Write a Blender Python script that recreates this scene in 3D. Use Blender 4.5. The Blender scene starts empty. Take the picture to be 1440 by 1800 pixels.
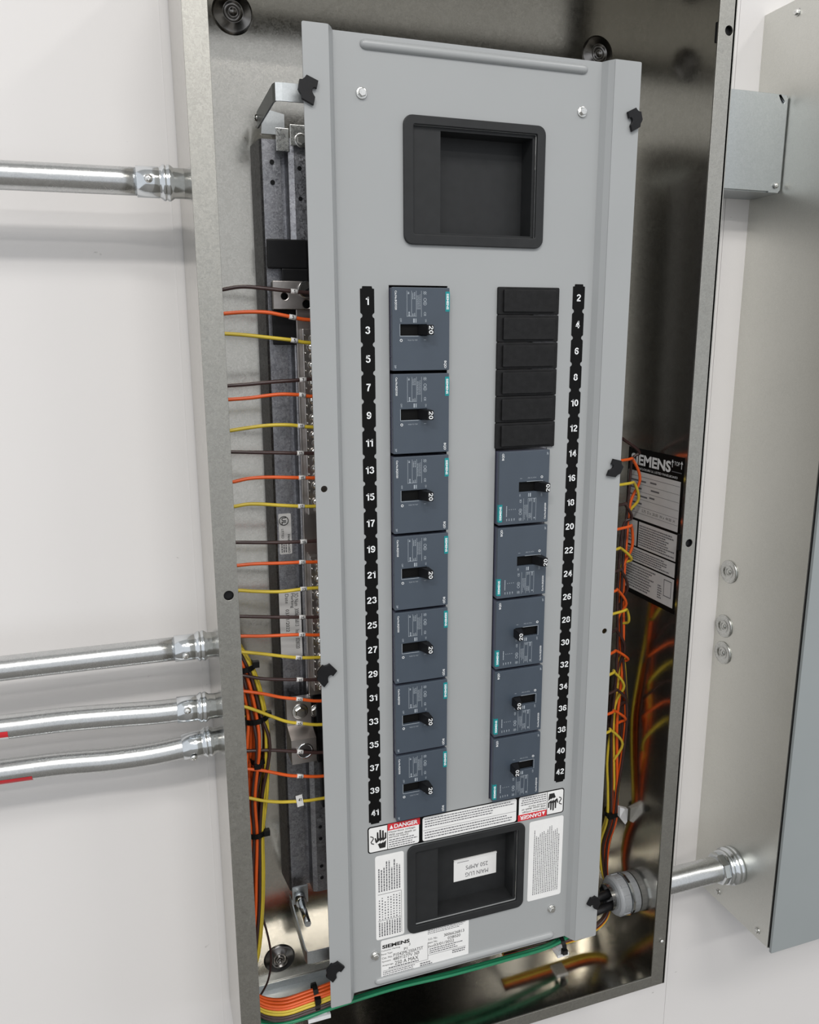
import bpy, bmesh, math, random
from mathutils import Matrix, Vector
random.seed(7)
S = bpy.context.scene
COL = S.collection
MM = 0.001
PI = math.pi

# ------------------------------------------------------------------ camera, world, lights
cam_d = bpy.data.cameras.new('camera')
cam_d.sensor_fit = 'HORIZONTAL'; cam_d.sensor_width = 36.0
cam_d.lens = 36.0 * 1400.84 / 1440.0
cam_d.clip_start = 0.01; cam_d.clip_end = 50
cam = bpy.data.objects.new('camera', cam_d); COL.objects.link(cam)
R_ = Vector((0.94632949, -0.32317392, -0.00437259)); U_ = Vector((0.07304706, 0.20068103, 0.9769295)); F_ = Vector((0.31484064, 0.9248166, -0.21351728))
cm = Matrix((R_, U_, -F_)).transposed().to_4x4(); cm.translation = Vector((-54.21, -690.51, 776.17)) * MM
cam.matrix_world = cm
S.camera = cam

W = bpy.data.worlds.new('room_light'); S.world = W; W.use_nodes = True
bg = W.node_tree.nodes['Background']; bg.inputs[0].default_value = (0.93, 0.96, 1.0, 1); bg.inputs[1].default_value = 0.92

def area_light(name, loc, size, power, target, color=(1.0, 0.97, 0.94)):
    d = bpy.data.lights.new(name, 'AREA'); d.shape = 'RECTANGLE'; d.size, d.size_y = size; d.energy = power; d.color = color
    o = bpy.data.objects.new(name, d); COL.objects.link(o); o.location = loc
    o.rotation_euler = (Vector(target) - Vector(loc)).to_track_quat('-Z', 'Y').to_euler()
    return o
area_light('ceiling_lamp_middle', (0.35, -2.2, 3.05), (1.2, 0.30), 38, (0.45, -2.0, 0))
area_light('ceiling_lamp_left', (-1.5, -2.7, 3.05), (1.2, 0.30), 95, (-1.5, -2.7, 0))
area_light('ceiling_lamp_right', (2.2, -2.1, 3.05), (1.2, 0.30), 30, (2.3, -2.1, 0))
area_light('ceiling_lamp_rear', (0.3, -4.0, 3.05), (2.4, 0.30), 60, (0.3, -4.0, 0))

vs = S.view_settings
vs.view_transform = 'Standard'; vs.look = 'None'; vs.gamma = 1.0; vs.use_curve_mapping = False
vs.exposure = -0.18

# ------------------------------------------------------------------ materials
MATS = {}
def principled(name):
    m = bpy.data.materials.new(name); m.use_nodes = True
    MATS[name] = m
    return m, m.node_tree, m.node_tree.nodes['Principled BSDF']

def plain(name, col, rough=0.5, metal=0.0, spec=0.5, var=0.06, scale=90.0, bump=0.0, bscale=400.0):
    m, nt, b = principled(name)
    tc = nt.nodes.new('ShaderNodeTexCoord'); nz = nt.nodes.new('ShaderNodeTexNoise')
    nz.inputs['Scale'].default_value = scale; nz.inputs['Detail'].default_value = 4
    nt.links.new(tc.outputs['Object'], nz.inputs['Vector'])
    rp = nt.nodes.new('ShaderNodeValToRGB')
    rp.color_ramp.elements[0].position = 0.3; rp.color_ramp.elements[1].position = 0.7
    rp.color_ramp.elements[0].color = tuple(c * (1 - var) for c in col) + (1,)
    rp.color_ramp.elements[1].color = tuple(min(1, c * (1 + var)) for c in col) + (1,)
    nt.links.new(nz.outputs['Fac'], rp.inputs['Fac']); nt.links.new(rp.outputs['Color'], b.inputs['Base Color'])
    b.inputs['Roughness'].default_value = rough; b.inputs['Metallic'].default_value = metal
    b.inputs['Specular IOR Level'].default_value = spec
    if bump:
        n2 = nt.nodes.new('ShaderNodeTexNoise'); n2.inputs['Scale'].default_value = bscale; n2.inputs['Detail'].default_value = 3
        nt.links.new(tc.outputs['Object'], n2.inputs['Vector'])
        bp = nt.nodes.new('ShaderNodeBump'); bp.inputs['Strength'].default_value = bump; bp.inputs['Distance'].default_value = 0.0006
        nt.links.new(n2.outputs['Fac'], bp.inputs['Height']); nt.links.new(bp.outputs['Normal'], b.inputs['Normal'])
    return m

def galvanized(name, dark, light, rough, rvar, cell=110.0, bump=0.05, stain=0.35):
    """zinc-coated sheet: crystalline spangle in tint and gloss, faint stains"""
    m, nt, b = principled(name)
    N = nt.nodes.new; L = nt.links.new
    tc = N('ShaderNodeTexCoord')
    vo = N('ShaderNodeTexVoronoi'); vo.inputs['Scale'].default_value = cell; vo.inputs['Randomness'].default_value = 1
    nz = N('ShaderNodeTexNoise'); nz.inputs['Scale'].default_value = cell * 0.5; nz.inputs['Detail'].default_value = 3
    mixv = N('ShaderNodeMix'); mixv.data_type = 'VECTOR'; mixv.inputs[0].default_value = 0.02
    L(tc.outputs['Object'], nz.inputs['Vector']); L(tc.outputs['Object'], mixv.inputs[4]); L(nz.outputs['Color'], mixv.inputs[5])
    L(mixv.outputs[1], vo.inputs['Vector'])
    sep = N('ShaderNodeSeparateColor'); L(vo.outputs['Color'], sep.inputs[0])
    st = N('ShaderNodeTexNoise'); st.inputs['Scale'].default_value = 9; st.inputs['Detail'].default_value = 5; L(tc.outputs['Object'], st.inputs['Vector'])
    fac = N('ShaderNodeMath'); fac.operation = 'MULTIPLY_ADD'; fac.inputs[1].default_value = 0.6; L(sep.outputs[0], fac.inputs[0])
    f2 = N('ShaderNodeMath'); f2.operation = 'MULTIPLY'; f2.inputs[1].default_value = stain; L(st.outputs['Fac'], f2.inputs[0]); L(f2.outputs[0], fac.inputs[2])
    mx = N('ShaderNodeMix'); mx.data_type = 'RGBA'; mx.inputs[6].default_value = dark + (1,); mx.inputs[7].default_value = light + (1,)
    L(fac.outputs[0], mx.inputs[0]); L(mx.outputs[2], b.inputs['Base Color'])
    rr = N('ShaderNodeMath'); rr.operation = 'MULTIPLY_ADD'; rr.inputs[1].default_value = rvar; rr.inputs[2].default_value = rough; L(sep.outputs[1], rr.inputs[0])
    L(rr.outputs[0], b.inputs['Roughness'])
    b.inputs['Metallic'].default_value = 1.0
    bp = N('ShaderNodeBump'); bp.inputs['Strength'].default_value = bump; bp.inputs['Distance'].default_value = 0.0005
    L(sep.outputs[2], bp.inputs['Height']); L(bp.outputs['Normal'], b.inputs['Normal'])
    return m

galvanized('zinc_inside', (0.43, 0.415, 0.375), (0.55, 0.53, 0.485), 0.13, 0.06, cell=420)
galvanized('zinc_flange', (0.31, 0.305, 0.28), (0.44, 0.43, 0.395), 0.36, 0.12, cell=480, stain=0.5)
galvanized('zinc_bright', (0.52, 0.53, 0.51), (0.66, 0.67, 0.66), 0.24, 0.10, cell=400)
galvanized('zinc_enclosure', (0.62, 0.625, 0.585), (0.72, 0.72, 0.68), 0.36, 0.05, cell=600, bump=0.02, stain=0.9)
galvanized('zinc_rail', (0.20, 0.20, 0.22), (0.52, 0.53, 0.56), 0.30, 0.22, cell=420, bump=0.12)
galvanized('zinc_grey', (0.42, 0.445, 0.455), (0.51, 0.535, 0.545), 0.36, 0.06, cell=450, bump=0.02)
galvanized('conduit_zinc', (0.54, 0.55, 0.55), (0.66, 0.67, 0.67), 0.22, 0.06, cell=400, bump=0.02)
plain('connector_zinc', (0.72, 0.75, 0.77), 0.14, 1.0, bump=0.12, bscale=160)
plain('screw_zinc', (0.70, 0.70, 0.68), 0.22, 1.0)
plain('aluminium', (0.50, 0.47, 0.45), 0.34, 1.0, bump=0.08)
plain('dimple_zinc', (0.27, 0.26, 0.25), 0.26, 1.0)
plain('dark_steel', (0.16, 0.15, 0.15), 0.35, 1.0)
plain('grey_paint', (0.335, 0.347, 0.350), 0.30, spec=0.5, var=0.015, scale=12, bump=0.03, bscale=900)
plain('cover_paint', (0.275, 0.30, 0.305), 0.45, spec=0.4, var=0.02, scale=10)
plain('black_plastic', (0.008, 0.008, 0.009), 0.40, spec=0.25, var=0.15, bump=0.06, bscale=1500)
plain('bezel_plastic', (0.019, 0.020, 0.021), 0.48, spec=0.28, var=0.10, bump=0.05, bscale=1200)
plain('filler_plastic', (0.0105, 0.0105, 0.011), 0.5, spec=0.2, var=0.25, scale=160, bump=0.12, bscale=700)
plain('black_vinyl', (0.004, 0.004, 0.004), 0.5, spec=0.12)
plain('breaker_plastic', (0.050, 0.066, 0.088), 0.34, spec=0.55, var=0.05, scale=40, bump=0.02, bscale=1500)
plain('breaker_edge', (0.085, 0.09, 0.13), 0.4, var=0.05)
plain('teal_label', (0.0, 0.235, 0.25), 0.4)
plain('white_print', (0.80, 0.82, 0.83), 0.5, var=0.02)
plain('grey_print', (0.34, 0.38, 0.42), 0.5, var=0.02)
plain('white_vinyl', (0.78, 0.78, 0.77), 0.42, var=0.02)
plain('label_paper', (0.62, 0.61, 0.60), 0.4, var=0.03)
plain('black_print', (0.012, 0.012, 0.012), 0.5)
plain('soft_print', (0.13, 0.13, 0.14), 0.5)
plain('red_print', (0.60, 0.025, 0.035), 0.45)
plain('wire_brown', (0.050, 0.026, 0.024), 0.28, spec=0.5, var=0.12)
plain('wire_orange', (0.78, 0.115, 0.018), 0.30, spec=0.5, var=0.06)
plain('wire_yellow', (0.66, 0.50, 0.045), 0.30, spec=0.5, var=0.06)
plain('wire_green', (0.012, 0.22, 0.10), 0.32, spec=0.5, var=0.06)
plain('wire_black', (0.010, 0.010, 0.011), 0.26, spec=0.5)
plain('tie_black', (0.006, 0.006, 0.006), 0.4, spec=0.2)
plain('white_nylon', (0.75, 0.76, 0.78), 0.4)
plain('bushing_grey', (0.34, 0.355, 0.37), 0.5)
plain('ceiling_paint', (0.72, 0.72, 0.70), 0.8, var=0.03, scale=3)
plain('concrete', (0.16, 0.155, 0.145), 0.6, var=0.15, scale=4)

def wall_paint():
    m, nt, b = principled('wall_paint'); N = nt.nodes.new; L = nt.links.new
    tc = N('ShaderNodeTexCoord')
    n1 = N('ShaderNodeTexNoise'); n1.inputs['Scale'].default_value = 3.0; n1.inputs['Detail'].default_value = 3; L(tc.outputs['Object'], n1.inputs['Vector'])
    r1 = N('ShaderNodeValToRGB'); r1.color_ramp.elements[0].color = (0.685, 0.668, 0.655, 1); r1.color_ramp.elements[1].color = (0.725, 0.708, 0.70, 1)
    L(n1.outputs['Fac'], r1.inputs['Fac'])
    # sparse pencil and boot scuffs
    mp = N('ShaderNodeMapping'); mp.inputs['Scale'].default_value = (1.0, 1.0, 1.9); mp.inputs['Rotation'].default_value = (0, 0.8, 0); L(tc.outputs['Object'], mp.inputs['Vector'])
    n2 = N('ShaderNodeTexNoise'); n2.inputs['Scale'].default_value = 34; n2.inputs['Detail'].default_value = 6; n2.inputs['Roughness'].default_value = 0.62; L(mp.outputs[0], n2.inputs['Vector'])
    r2 = N('ShaderNodeValToRGB'); r2.color_ramp.elements[0].position = 0.70; r2.color_ramp.elements[1].position = 0.76
    r2.color_ramp.elements[0].color = (1, 1, 1, 1); r2.color_ramp.elements[1].color = (0.42, 0.41, 0.40, 1); L(n2.outputs['Fac'], r2.inputs['Fac'])
    mx = N('ShaderNodeMix'); mx.data_type = 'RGBA'; mx.blend_type = 'MULTIPLY'; mx.inputs[0].default_value = 1
    L(r1.outputs['Color'], mx.inputs[6]); L(r2.outputs['Color'], mx.inputs[7]); L(mx.outputs[2], b.inputs['Base Color'])
    b.inputs['Roughness'].default_value = 0.5; b.inputs['Specular IOR Level'].default_value = 0.35
    n3 = N('ShaderNodeTexNoise'); n3.inputs['Scale'].default_value = 260; n3.inputs['Detail'].default_value = 4; L(tc.outputs['Object'], n3.inputs['Vector'])
    bp = N('ShaderNodeBump'); bp.inputs['Strength'].default_value = 0.10; bp.inputs['Distance'].default_value = 0.0006
    L(n3.outputs['Fac'], bp.inputs['Height']); L(bp.outputs['Normal'], b.inputs['Normal'])
wall_paint()

# ------------------------------------------------------------------ mesh helpers (millimetres; x right, y into the wall, z up)
WL = {}                       # world origin (mm) of every object that parents others
class G:
    """collects geometry in mm"""
    def __init__(s): s.v = []; s.f = []; s.sm = []
    def add(s, vs, fs, smooth=False):
        o = len(s.v); s.v += [tuple(p) for p in vs]; s.f += [tuple(i + o for i in f) for f in fs]; s.sm += [smooth] * len(fs); return s
    def box(s, x0, x1, y0, y1, z0, z1, bev=0.0):
        if bev <= 0:
            v = [(x, y, z) for x in (x0, x1) for y in (y0, y1) for z in (z0, z1)]
            return s.add(v, [(0, 1, 3, 2), (4, 6, 7, 5), (0, 4, 5, 1), (2, 3, 7, 6), (0, 2, 6, 4), (1, 5, 7, 3)])
        bm = bmesh.new(); bmesh.ops.create_cube(bm, size=1)
        for q in bm.verts: q.co = Vector(((x0 + x1) / 2 + q.co.x * (x1 - x0), (y0 + y1) / 2 + q.co.y * (y1 - y0), (z0 + z1) / 2 + q.co.z * (z1 - z0)))
        bmesh.ops.bevel(bm, geom=bm.edges[:], offset=bev, segments=2, profile=0.6, affect='EDGES')
        bm.verts.index_update(); s.add([q.co[:] for q in bm.verts], [[q.index for q in f.verts] for f in bm.faces]); bm.free(); return s
    def tube(s, pts, r, n=8, closed=False, caps=True, rf=None):
        P = [Vector(p) for p in pts]; m = len(P); rings = []
        t0 = ((P[1] - P[0])).normalized(); a = Vector((0, 0, 1)) if abs(t0.z) < 0.9 else Vector((0, 1, 0))
        nrm = (a - t0 * a.dot(t0)).normalized(); vs = []
        for i in range(m):
            t = ((P[(i + 1) % m] - P[i - 1]) if closed else (P[min(i + 1, m - 1)] - P[max(i - 1, 0)])).normalized()
            nrm = (nrm - t * nrm.dot(t)).normalized(); b = t.cross(nrm)
            rr = rf(i / (m - 1)) * r if rf else r
            vs += [P[i] + (nrm * math.cos(2 * PI * k / n) + b * math.sin(2 * PI * k / n)) * rr for k in range(n)]
        fs = [(i * n + k, i * n + (k + 1) % n, ((i + 1) % m) * n + (k + 1) % n, ((i + 1) % m) * n + k) for i in range(m if closed else m - 1) for k in range(n)]
        s.add(vs, fs, True)
        if caps and not closed:
            o = len(s.v) - m * n
            s.f += [tuple(o + k for k in reversed(range(n))), tuple(o + (m - 1) * n + k for k in range(n))]; s.sm += [False, False]
        return s
    def lathe(s, prof, o, axis, n=28, smooth=True, ang=0.0):
        """prof: (radius, height along axis)"""
        A = Vector(axis).normalized(); a = Vector((0, 0, 1)) if abs(A.z) < 0.9 else Vector((1, 0, 0))
        e1 = (a - A * a.dot(A)).normalized(); e2 = A.cross(e1); o = Vector(o); vs = []
        for r, h in prof: vs += [o + A * h + (e1 * math.cos(2 * PI * k / n + ang) + e2 * math.sin(2 * PI * k / n + ang)) * r for k in range(n)]
        m = len(prof)
        s.add(vs, [(i * n + k, i * n + (k + 1) % n, (i + 1) * n + (k + 1) % n, (i + 1) * n + k) for i in range(m - 1) for k in range(n)], smooth)
        b = len(s.v) - m * n
        if prof[0][0] > 1e-4: s.f.append(tuple(b + k for k in reversed(range(n)))); s.sm.append(False)
        if prof[-1][0] > 1e-4: s.f.append(tuple(b + (m - 1) * n + k for k in range(n))); s.sm.append(False)
        return s
    def quads(s, rects, y):
        for x0, x1, z0, z1 in rects: s.add([(x0, y, z0), (x1, y, z0), (x1, y, z1), (x0, y, z1)], [(0, 1, 2, 3)])
        return s
    def extrude(s, prof, z0, z1, t=1.5, axis='z'):
        """open sheet profile of (x,y) extruded along z with thickness t (towards +y side of the run)"""
        P = [Vector((a, b)) for a, b in prof]; off = []
        for i, p in enumerate(P):
            d = (P[min(i + 1, len(P) - 1)] - P[max(i - 1, 0)]).normalized(); nn = Vector((-d.y, d.x)); off.append(p + nn * t)
        loop = P + off[::-1]; k = len(loop)
        vs = [(p.x, p.y, z0) for p in loop] + [(p.x, p.y, z1) for p in loop]
        fs = [(i, (i + 1) % k, k + (i + 1) % k, k + i) for i in range(k)]
        h = len(P)
        for i in range(h - 1):
            fs += [(i, k - 1 - i, k - 2 - i, i + 1), (k + i, k + i + 1, k + k - 2 - i, k + k - 1 - i)]
        return s.add(vs, fs)
    def plate(s, outline, holes, y0, y1, bev=0.0):
        """flat sheet in the xz plane between depth y0 (front) and y1 (back), outline and holes as (x,z) loops"""
        cu = bpy.data.curves.new('tmp', 'CURVE'); cu.dimensions = '2D'; cu.fill_mode = 'BOTH'
        cu.extrude = max((y1 - y0) / 2 - bev, 0.0001); cu.bevel_depth = bev; cu.bevel_resolution = 1; cu.offset = -bev
        for lp in [outline] + list(holes):
            sp = cu.splines.new('POLY'); sp.points.add(len(lp) - 1); sp.use_cyclic_u = True
            for q, (x, z) in zip(sp.points, lp): q.co = (x, z, 0, 1)
        ob = bpy.data.objects.new('tmp', cu); COL.objects.link(ob); bpy.context.view_layer.update()
        me = bpy.data.meshes.new_from_object(ob.evaluated_get(bpy.context.evaluated_depsgraph_get()))
        yc = (y0 + y1) / 2
        s.add([(q.co.x, yc - q.co.z, q.co.y) for q in me.vertices], [tuple(f.vertices) for f in me.polygons])
        bpy.data.objects.remove(ob); bpy.data.curves.remove(cu); bpy.data.meshes.remove(me); return s
    def rot(s, ang, c=(0, 0), start=0):
        """turn everything from vertex START about the y axis through (x,z)=c, counter-clockwise for the viewer"""
        ca, sa = math.cos(ang), math.sin(ang)
        for i in range(start, len(s.v)):
            x, y, z = s.v[i]; x -= c[0]; z -= c[1]; s.v[i] = (c[0] + x * ca - z * sa, y, c[1] + x * sa + z * ca)
        return s
    def mesh(s, name, mat, origin=(0, 0, 0)):
        me = bpy.data.meshes.new(name)
        me.from_pydata([((a - origin[0]) * MM, (b - origin[1]) * MM, (c - origin[2]) * MM) for a, b, c in s.v], [], s.f)
        me.polygons.foreach_set('use_smooth', s.sm); me.materials.append(MATS[mat])
        bm = bmesh.new(); bm.from_mesh(me); bmesh.ops.recalc_face_normals(bm, faces=bm.faces[:]); bm.to_mesh(me); bm.free()
        me.update(); return me
    def obj(s, name, mat, parent=None, kind=None, label=None, origin=None):
        if parent is None:
            if origin is None:
                xs, ys, zs = zip(*s.v); origin = ((min(xs) + max(xs)) / 2, (min(ys) + max(ys)) / 2, min(zs))
            loc = Vector(origin) * MM
        else:
            origin = WL.get(parent.name, (0, 0, 0)); loc = Vector((0, 0, 0))
        o = bpy.data.objects.new(name, s.mesh(name, mat, origin)); COL.objects.link(o)
        o.location = loc; WL[o.name] = origin
        if parent: o.parent = parent
        if kind: o['kind'] = kind
        if label: o['label'] = label
        return o

def tag(o, label, cat, group=None, kind=None):
    o['label'] = label; o['category'] = cat
    if group: o['group'] = group
    if kind: o['kind'] = kind
    return o
def thing(name, loc, label, cat, group=None, kind=None):
    o = bpy.data.objects.new(name, None); COL.objects.link(o); o.empty_display_size = 0.02
    o.location = Vector(loc) * MM; WL[o.name] = tuple(loc); return tag(o, label, cat, group, kind)
def inst(me, name, parent, loc, rot=(0, 0, 0), scale=1.0, label=None):
    """a part that shares mesh data; loc in world mm"""
    o = bpy.data.objects.new(name, me); COL.objects.link(o); o.parent = parent
    b = WL.get(parent.name, (0, 0, 0)); o.location = Vector((loc[0] - b[0], loc[1] - b[1], loc[2] - b[2])) * MM
    o.rotation_euler = rot; o.scale = (scale,) * 3; WL[o.name] = tuple(loc)
    if label: o['label'] = label
    return o
def copy_tree(o, parent=None):
    c = o.copy(); COL.objects.link(c); c.parent = parent; WL[c.name] = WL.get(o.name, (0, 0, 0))
    for ch in list(o.children): copy_tree(ch, c)
    return c
TXT = {}
def text_mesh(s, mat, bold=0.0):
    k = (s, mat, bold)
    if k not in TXT:
        cu = bpy.data.curves.new('t', 'FONT'); cu.body = s; cu.size = 1.0; cu.align_x = 'CENTER'; cu.align_y = 'CENTER'
        cu.resolution_u = 3; cu.offset = bold; cu.fill_mode = 'FRONT'
        ob = bpy.data.objects.new('t', cu); COL.objects.link(ob); bpy.context.view_layer.update()
        me = bpy.data.meshes.new_from_object(ob.evaluated_get(bpy.context.evaluated_depsgraph_get()))
        bpy.data.objects.remove(ob); bpy.data.curves.remove(cu)
        xs = [v.co.x for v in me.vertices]; ys = [v.co.y for v in me.vertices]
        cx, cy = (min(xs) + max(xs)) / 2, (min(ys) + max(ys)) / 2
        me.transform(Matrix.Translation((-cx, -cy, 0))); me.name = 'lettering'
        me.materials.clear(); me.materials.append(MATS[mat])
        TXT[k] = (me, max(xs) - min(xs), max(ys) - min(ys))
    return TXT[k]
def text(s, parent, x, y, z, h=None, w=None, mat='black_print', ang=0.0, bold=0.0, name='lettering', facing='front'):
    """flat lettering of cap height h (or line width w) in mm, centred, turned ang degrees counter-clockwise for the viewer"""
    me, mw, mh = text_mesh(s, mat, bold)
    sc = h / mh if h else w / mw
    rot = (PI / 2, -math.radians(ang), 0) if facing == 'front' else (PI / 2, 0, -PI / 2)
    o = inst(me, name, parent, (x, y, z), rot, sc * MM)
    if h and w: o.scale = (w / mw * MM, h / mh * MM, MM)
    return o
DIG = {
 '0': [[(.29 + .195 * math.cos(a * PI / 12), .5 + .405 * math.sin(a * PI / 12)) for a in range(25)]],
 '1': [[(.33, 0), (.33, 1)], [(.36, .93), (.24, .80), (.08, .71)]],
 '2': [[(.09, .70), (.115, .80), (.19, .885), (.29, .905), (.40, .88), (.475, .79), (.48, .68), (.42, .55), (.30, .40), (.18, .26), (.10, .13)], [(.045, .095), (.545, .095)]],
 '3': [[(.10, .73), (.13, .83), (.20, .89), (.29, .905), (.39, .88), (.45, .80), (.45, .69), (.39, .59), (.25, .545)], [(.25, .545), (.39, .52), (.475, .42), (.485, .29), (.44, .17), (.36, .11), (.27, .095), (.17, .13), (.10, .20), (.08, .28)]],
 '4': [[(.41, 0), (.41, 1)], [(.40, .95), (.24, .63), (.09, .30)], [(.02, .30), (.58, .30)]],
 '5': [[(.50, .905), (.14, .905)], [(.17, .98), (.115, .52)], [(.115, .53), (.19, .60), (.29, .62), (.40, .57), (.475, .45), (.475, .28), (.42, .16), (.34, .105), (.26, .095), (.16, .13), (.10, .20), (.08, .28)]],
 '6': [[(.48, .74), (.44, .85), (.36, .90), (.28, .90), (.18, .83), (.115, .68), (.10, .45), (.115, .26), (.18, .14), (.29, .095), (.40, .13), (.475, .24), (.475, .40), (.41, .52), (.30, .57), (.19, .52), (.11, .40)]],
 '7': [[(.04, .905), (.53, .905)], [(.47, .86), (.37, .68), (.29, .47), (.235, .24), (.22, 0)]],
 '8': [[(.29 + .165 * math.cos(a * PI / 12), .72 + .185 * math.sin(a * PI / 12)) for a in range(25)], [(.29 + .2 * math.cos(a * PI / 12), .315 + .22 * math.sin(a * PI / 12)) for a in range(25)]]}
DIG['9'] = [[(.58 - x, 1 - z) for x, z in l] for l in DIG['6']]
NUM = {}
def number_mesh(s, mat, hw=.080):
    k = (s, mat, hw)
    if k not in NUM:
        vs, fs, cx = [], [], 0.0
        for c in s:
            o0 = -.04 if c == '1' else 0
            for l in DIG[c]:
                P = [Vector((x + cx + o0, z)) for x, z in l]; b = len(vs)
                for i, p in enumerate(P):
                    d = (P[min(i + 1, len(P) - 1)] - P[max(i - 1, 0)]).normalized()
                    if l[0] == l[-1] and len(l) > 20 and i in (0, len(P) - 1): d = (P[1] - P[-2]).normalized()
                    n = Vector((-d.y, d.x)) * hw; vs += [(p.x + n.x, p.y + n.y, 0), (p.x - n.x, p.y - n.y, 0)]
                fs += [(b + 2 * i, b + 2 * i + 1, b + 2 * i + 3, b + 2 * i + 2) for i in range(len(P) - 1)]
            cx += .46 if c == '1' else .63
        xs = [v[0] for v in vs]; m = (min(xs) + max(xs)) / 2
        me = bpy.data.meshes.new('number'); me.from_pydata([(x - m, y - .5, z) for x, y, z in vs], [], fs); me.materials.append(MATS[mat]); NUM[k] = me
    return NUM[k]
def number(s, parent, x, y, z, h, mat, ang=0.0, name='number', wide=1.0, hw=.080):
    o = inst(number_mesh(s, mat, hw), name, parent, (x, y, z), (PI / 2, -math.radians(ang), 0), h * MM)
    o.scale.x *= wide; return o
def rrect(x0, x1, z0, z1, r, n=5):
    out = []
    for cx, cz, a0 in ((x1 - r, z1 - r, 0), (x0 + r, z1 - r, 90), (x0 + r, z0 + r, 180), (x1 - r, z0 + r, 270)):
        out += [(cx + r * math.cos(math.radians(a0 + 90 * i / n)), cz + r * math.sin(math.radians(a0 + 90 * i / n))) for i in range(n + 1)]
    return out
def circle(x, z, r, n=18): return [(x + r * math.cos(2 * PI * i / n), z + r * math.sin(2 * PI * i / n)) for i in range(n)]
def rect(x0, x1, z0, z1): return [(x0, z0), (x1, z0), (x1, z1), (x0, z1)]
def greek(x0, x1, z0, z1, lines, fill=0.55, word=(1.2, 3.4), gap=0.6, vertical=False, ragged=0.25):
    """rows of short bars: small print too fine to read"""
    out = []; a0, a1, b0, b1 = (z0, z1, x0, x1) if vertical else (x0, x1, z0, z1); step = (b1 - b0) / lines
    for i in range(lines):
        b = b1 - (i + 0.5) * step; h = step * fill / 2; a = a0; end = a1 - random.random() * ragged * (a1 - a0)
        while a < end:
            w = min(random.uniform(*word), end - a)
            out.append((b - h, b + h, a, a + w) if vertical else (a, a + w, b - h, b + h)); a += w + gap
    return out
def smooth_path(pts, n=6):
    P = [Vector(p) for p in pts]; Q = [2 * P[0] - P[1]] + P + [2 * P[-1] - P[-2]]; out = []
    for i in range(1, len(Q) - 2):
        a, b, c, d = Q[i - 1:i + 3]
        for k in range(n):
            t = k / n
            out.append(0.5 * ((2 * b) + (c - a) * t + (2 * a - 5 * b + 4 * c - d) * t * t + (3 * b - a - 3 * c + d) * t ** 3))
    return out + [P[-1]]

def screw_mesh(name, r=3.6, washer=1.35, mat='screw_zinc', hexa=True):
    g = G()
    if washer: g.lathe([(r * washer, 0), (r * washer, 0.8), (r * washer * 0.92, 1.1), (r, 1.1)], (0, 0, 0), (0, -1, 0), 20)
    if hexa: g.lathe([(r, 0.9), (r, 3.4), (r * 0.85, 4.0)], (0, 0, 0), (0, -1, 0), 6, False)
    else: g.lathe([(r, 0.4), (r, 1.6), (r * 0.8, 2.8), (r * 0.35, 3.4), (0.01, 3.5)], (0, 0, 0), (0, -1, 0), 16)
    y = -4.05 if hexa else -3.55
    g.box(-r * .6, r * .6, y - .05, y + 1.0, -r * .13, r * .13).box(-r * .13, r * .13, y - .05, y + 1.0, -r * .6, r * .6)
    return g.mesh(name, mat)
HEX = screw_mesh('hex_screw'); PAN = screw_mesh('pan_screw', 3.4, 0, hexa=False); BOLT = screw_mesh('hex_bolt', 6.0, 1.45)
T = 15.6
ONES = 'zero one two three four five six seven eight nine ten eleven twelve thirteen fourteen fifteen sixteen seventeen eighteen nineteen'.split()
def words(n): return ONES[n] if n < 20 else {2: 'twenty', 3: 'thirty', 4: 'forty'}[n // 10] + ('-' + ONES[n % 10] if n % 10 else '')

# ------------------------------------------------------------------ the setting
wall = G().box(-2600, 3000, 152, 260, -870, 3100).obj('wall_back', 'wall_paint', origin=(0, 152, -870)); wall['kind'] = 'structure'
wall['label'] = 'white painted wall behind the panel'
for x0, x1, z0, z1, y in ((-2600, -8.05, -870, 3100, 148.7), (-8, 634.5, -870, 3100, 148), (635, 3000, -870, 3100, 148)):
    G().box(x0, x1, y, 152, z0, z1).obj('wall_panel', 'wall_paint', wall)
fl = G().box(-2600, 3000, -4200, 152, -960, -870).obj('floor', 'concrete'); fl['kind'] = 'structure'; fl['label'] = 'grey concrete floor'
ce = G().box(-2600, 3000, -4200, 260, 3100, 3180).obj('ceiling', 'ceiling_paint'); ce['kind'] = 'structure'; ce['label'] = 'white ceiling'

# ------------------------------------------------------------------ galvanized panel box
BX, BY, BZ = 508.0, 146.0, 1118.0
box = thing('panel_box', (254, 146, 0), 'open galvanized steel panel box holding the breakers and wiring', 'electrical box')
G().box(0, BX, BY - 1.6, BY, 0, BZ).obj('back_panel', 'zinc_inside', box)
for x in (0, BX - 1.6): G().box(x, x + 1.6, 0.1, BY - 1.6, 0, BZ).obj('side_panel', 'zinc_inside', box)
G().box(1.6, BX - 1.6, 0.1, BY - 1.6, 0, 1.6).obj('end_panel', 'zinc_inside', box)
G().box(1.6, BX - 1.6, 0.1, BY - 1.6, BZ - 1.6, BZ).obj('end_panel', 'zinc_inside', box)
G().plate(rect(0, 19.5, 0, BZ), [circle(11, 554, 4.4), circle(8, 64, 4.4), circle(8, 1058, 4.4)], -1.6, 0.2, 0.3).obj('front_flange', 'zinc_flange', box)
G().plate(rect(489, BX, 0, BZ), [circle(501, 1058, 4.4), circle(498, 559, 4.4)], -1.6, 0.2, 0.3).obj('front_flange', 'zinc_flange', box)
G().plate(rect(19.5, 489, 0, 14.5), [], -1.6, 0.2, 0.3).obj('front_flange', 'zinc_flange', box)
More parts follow.
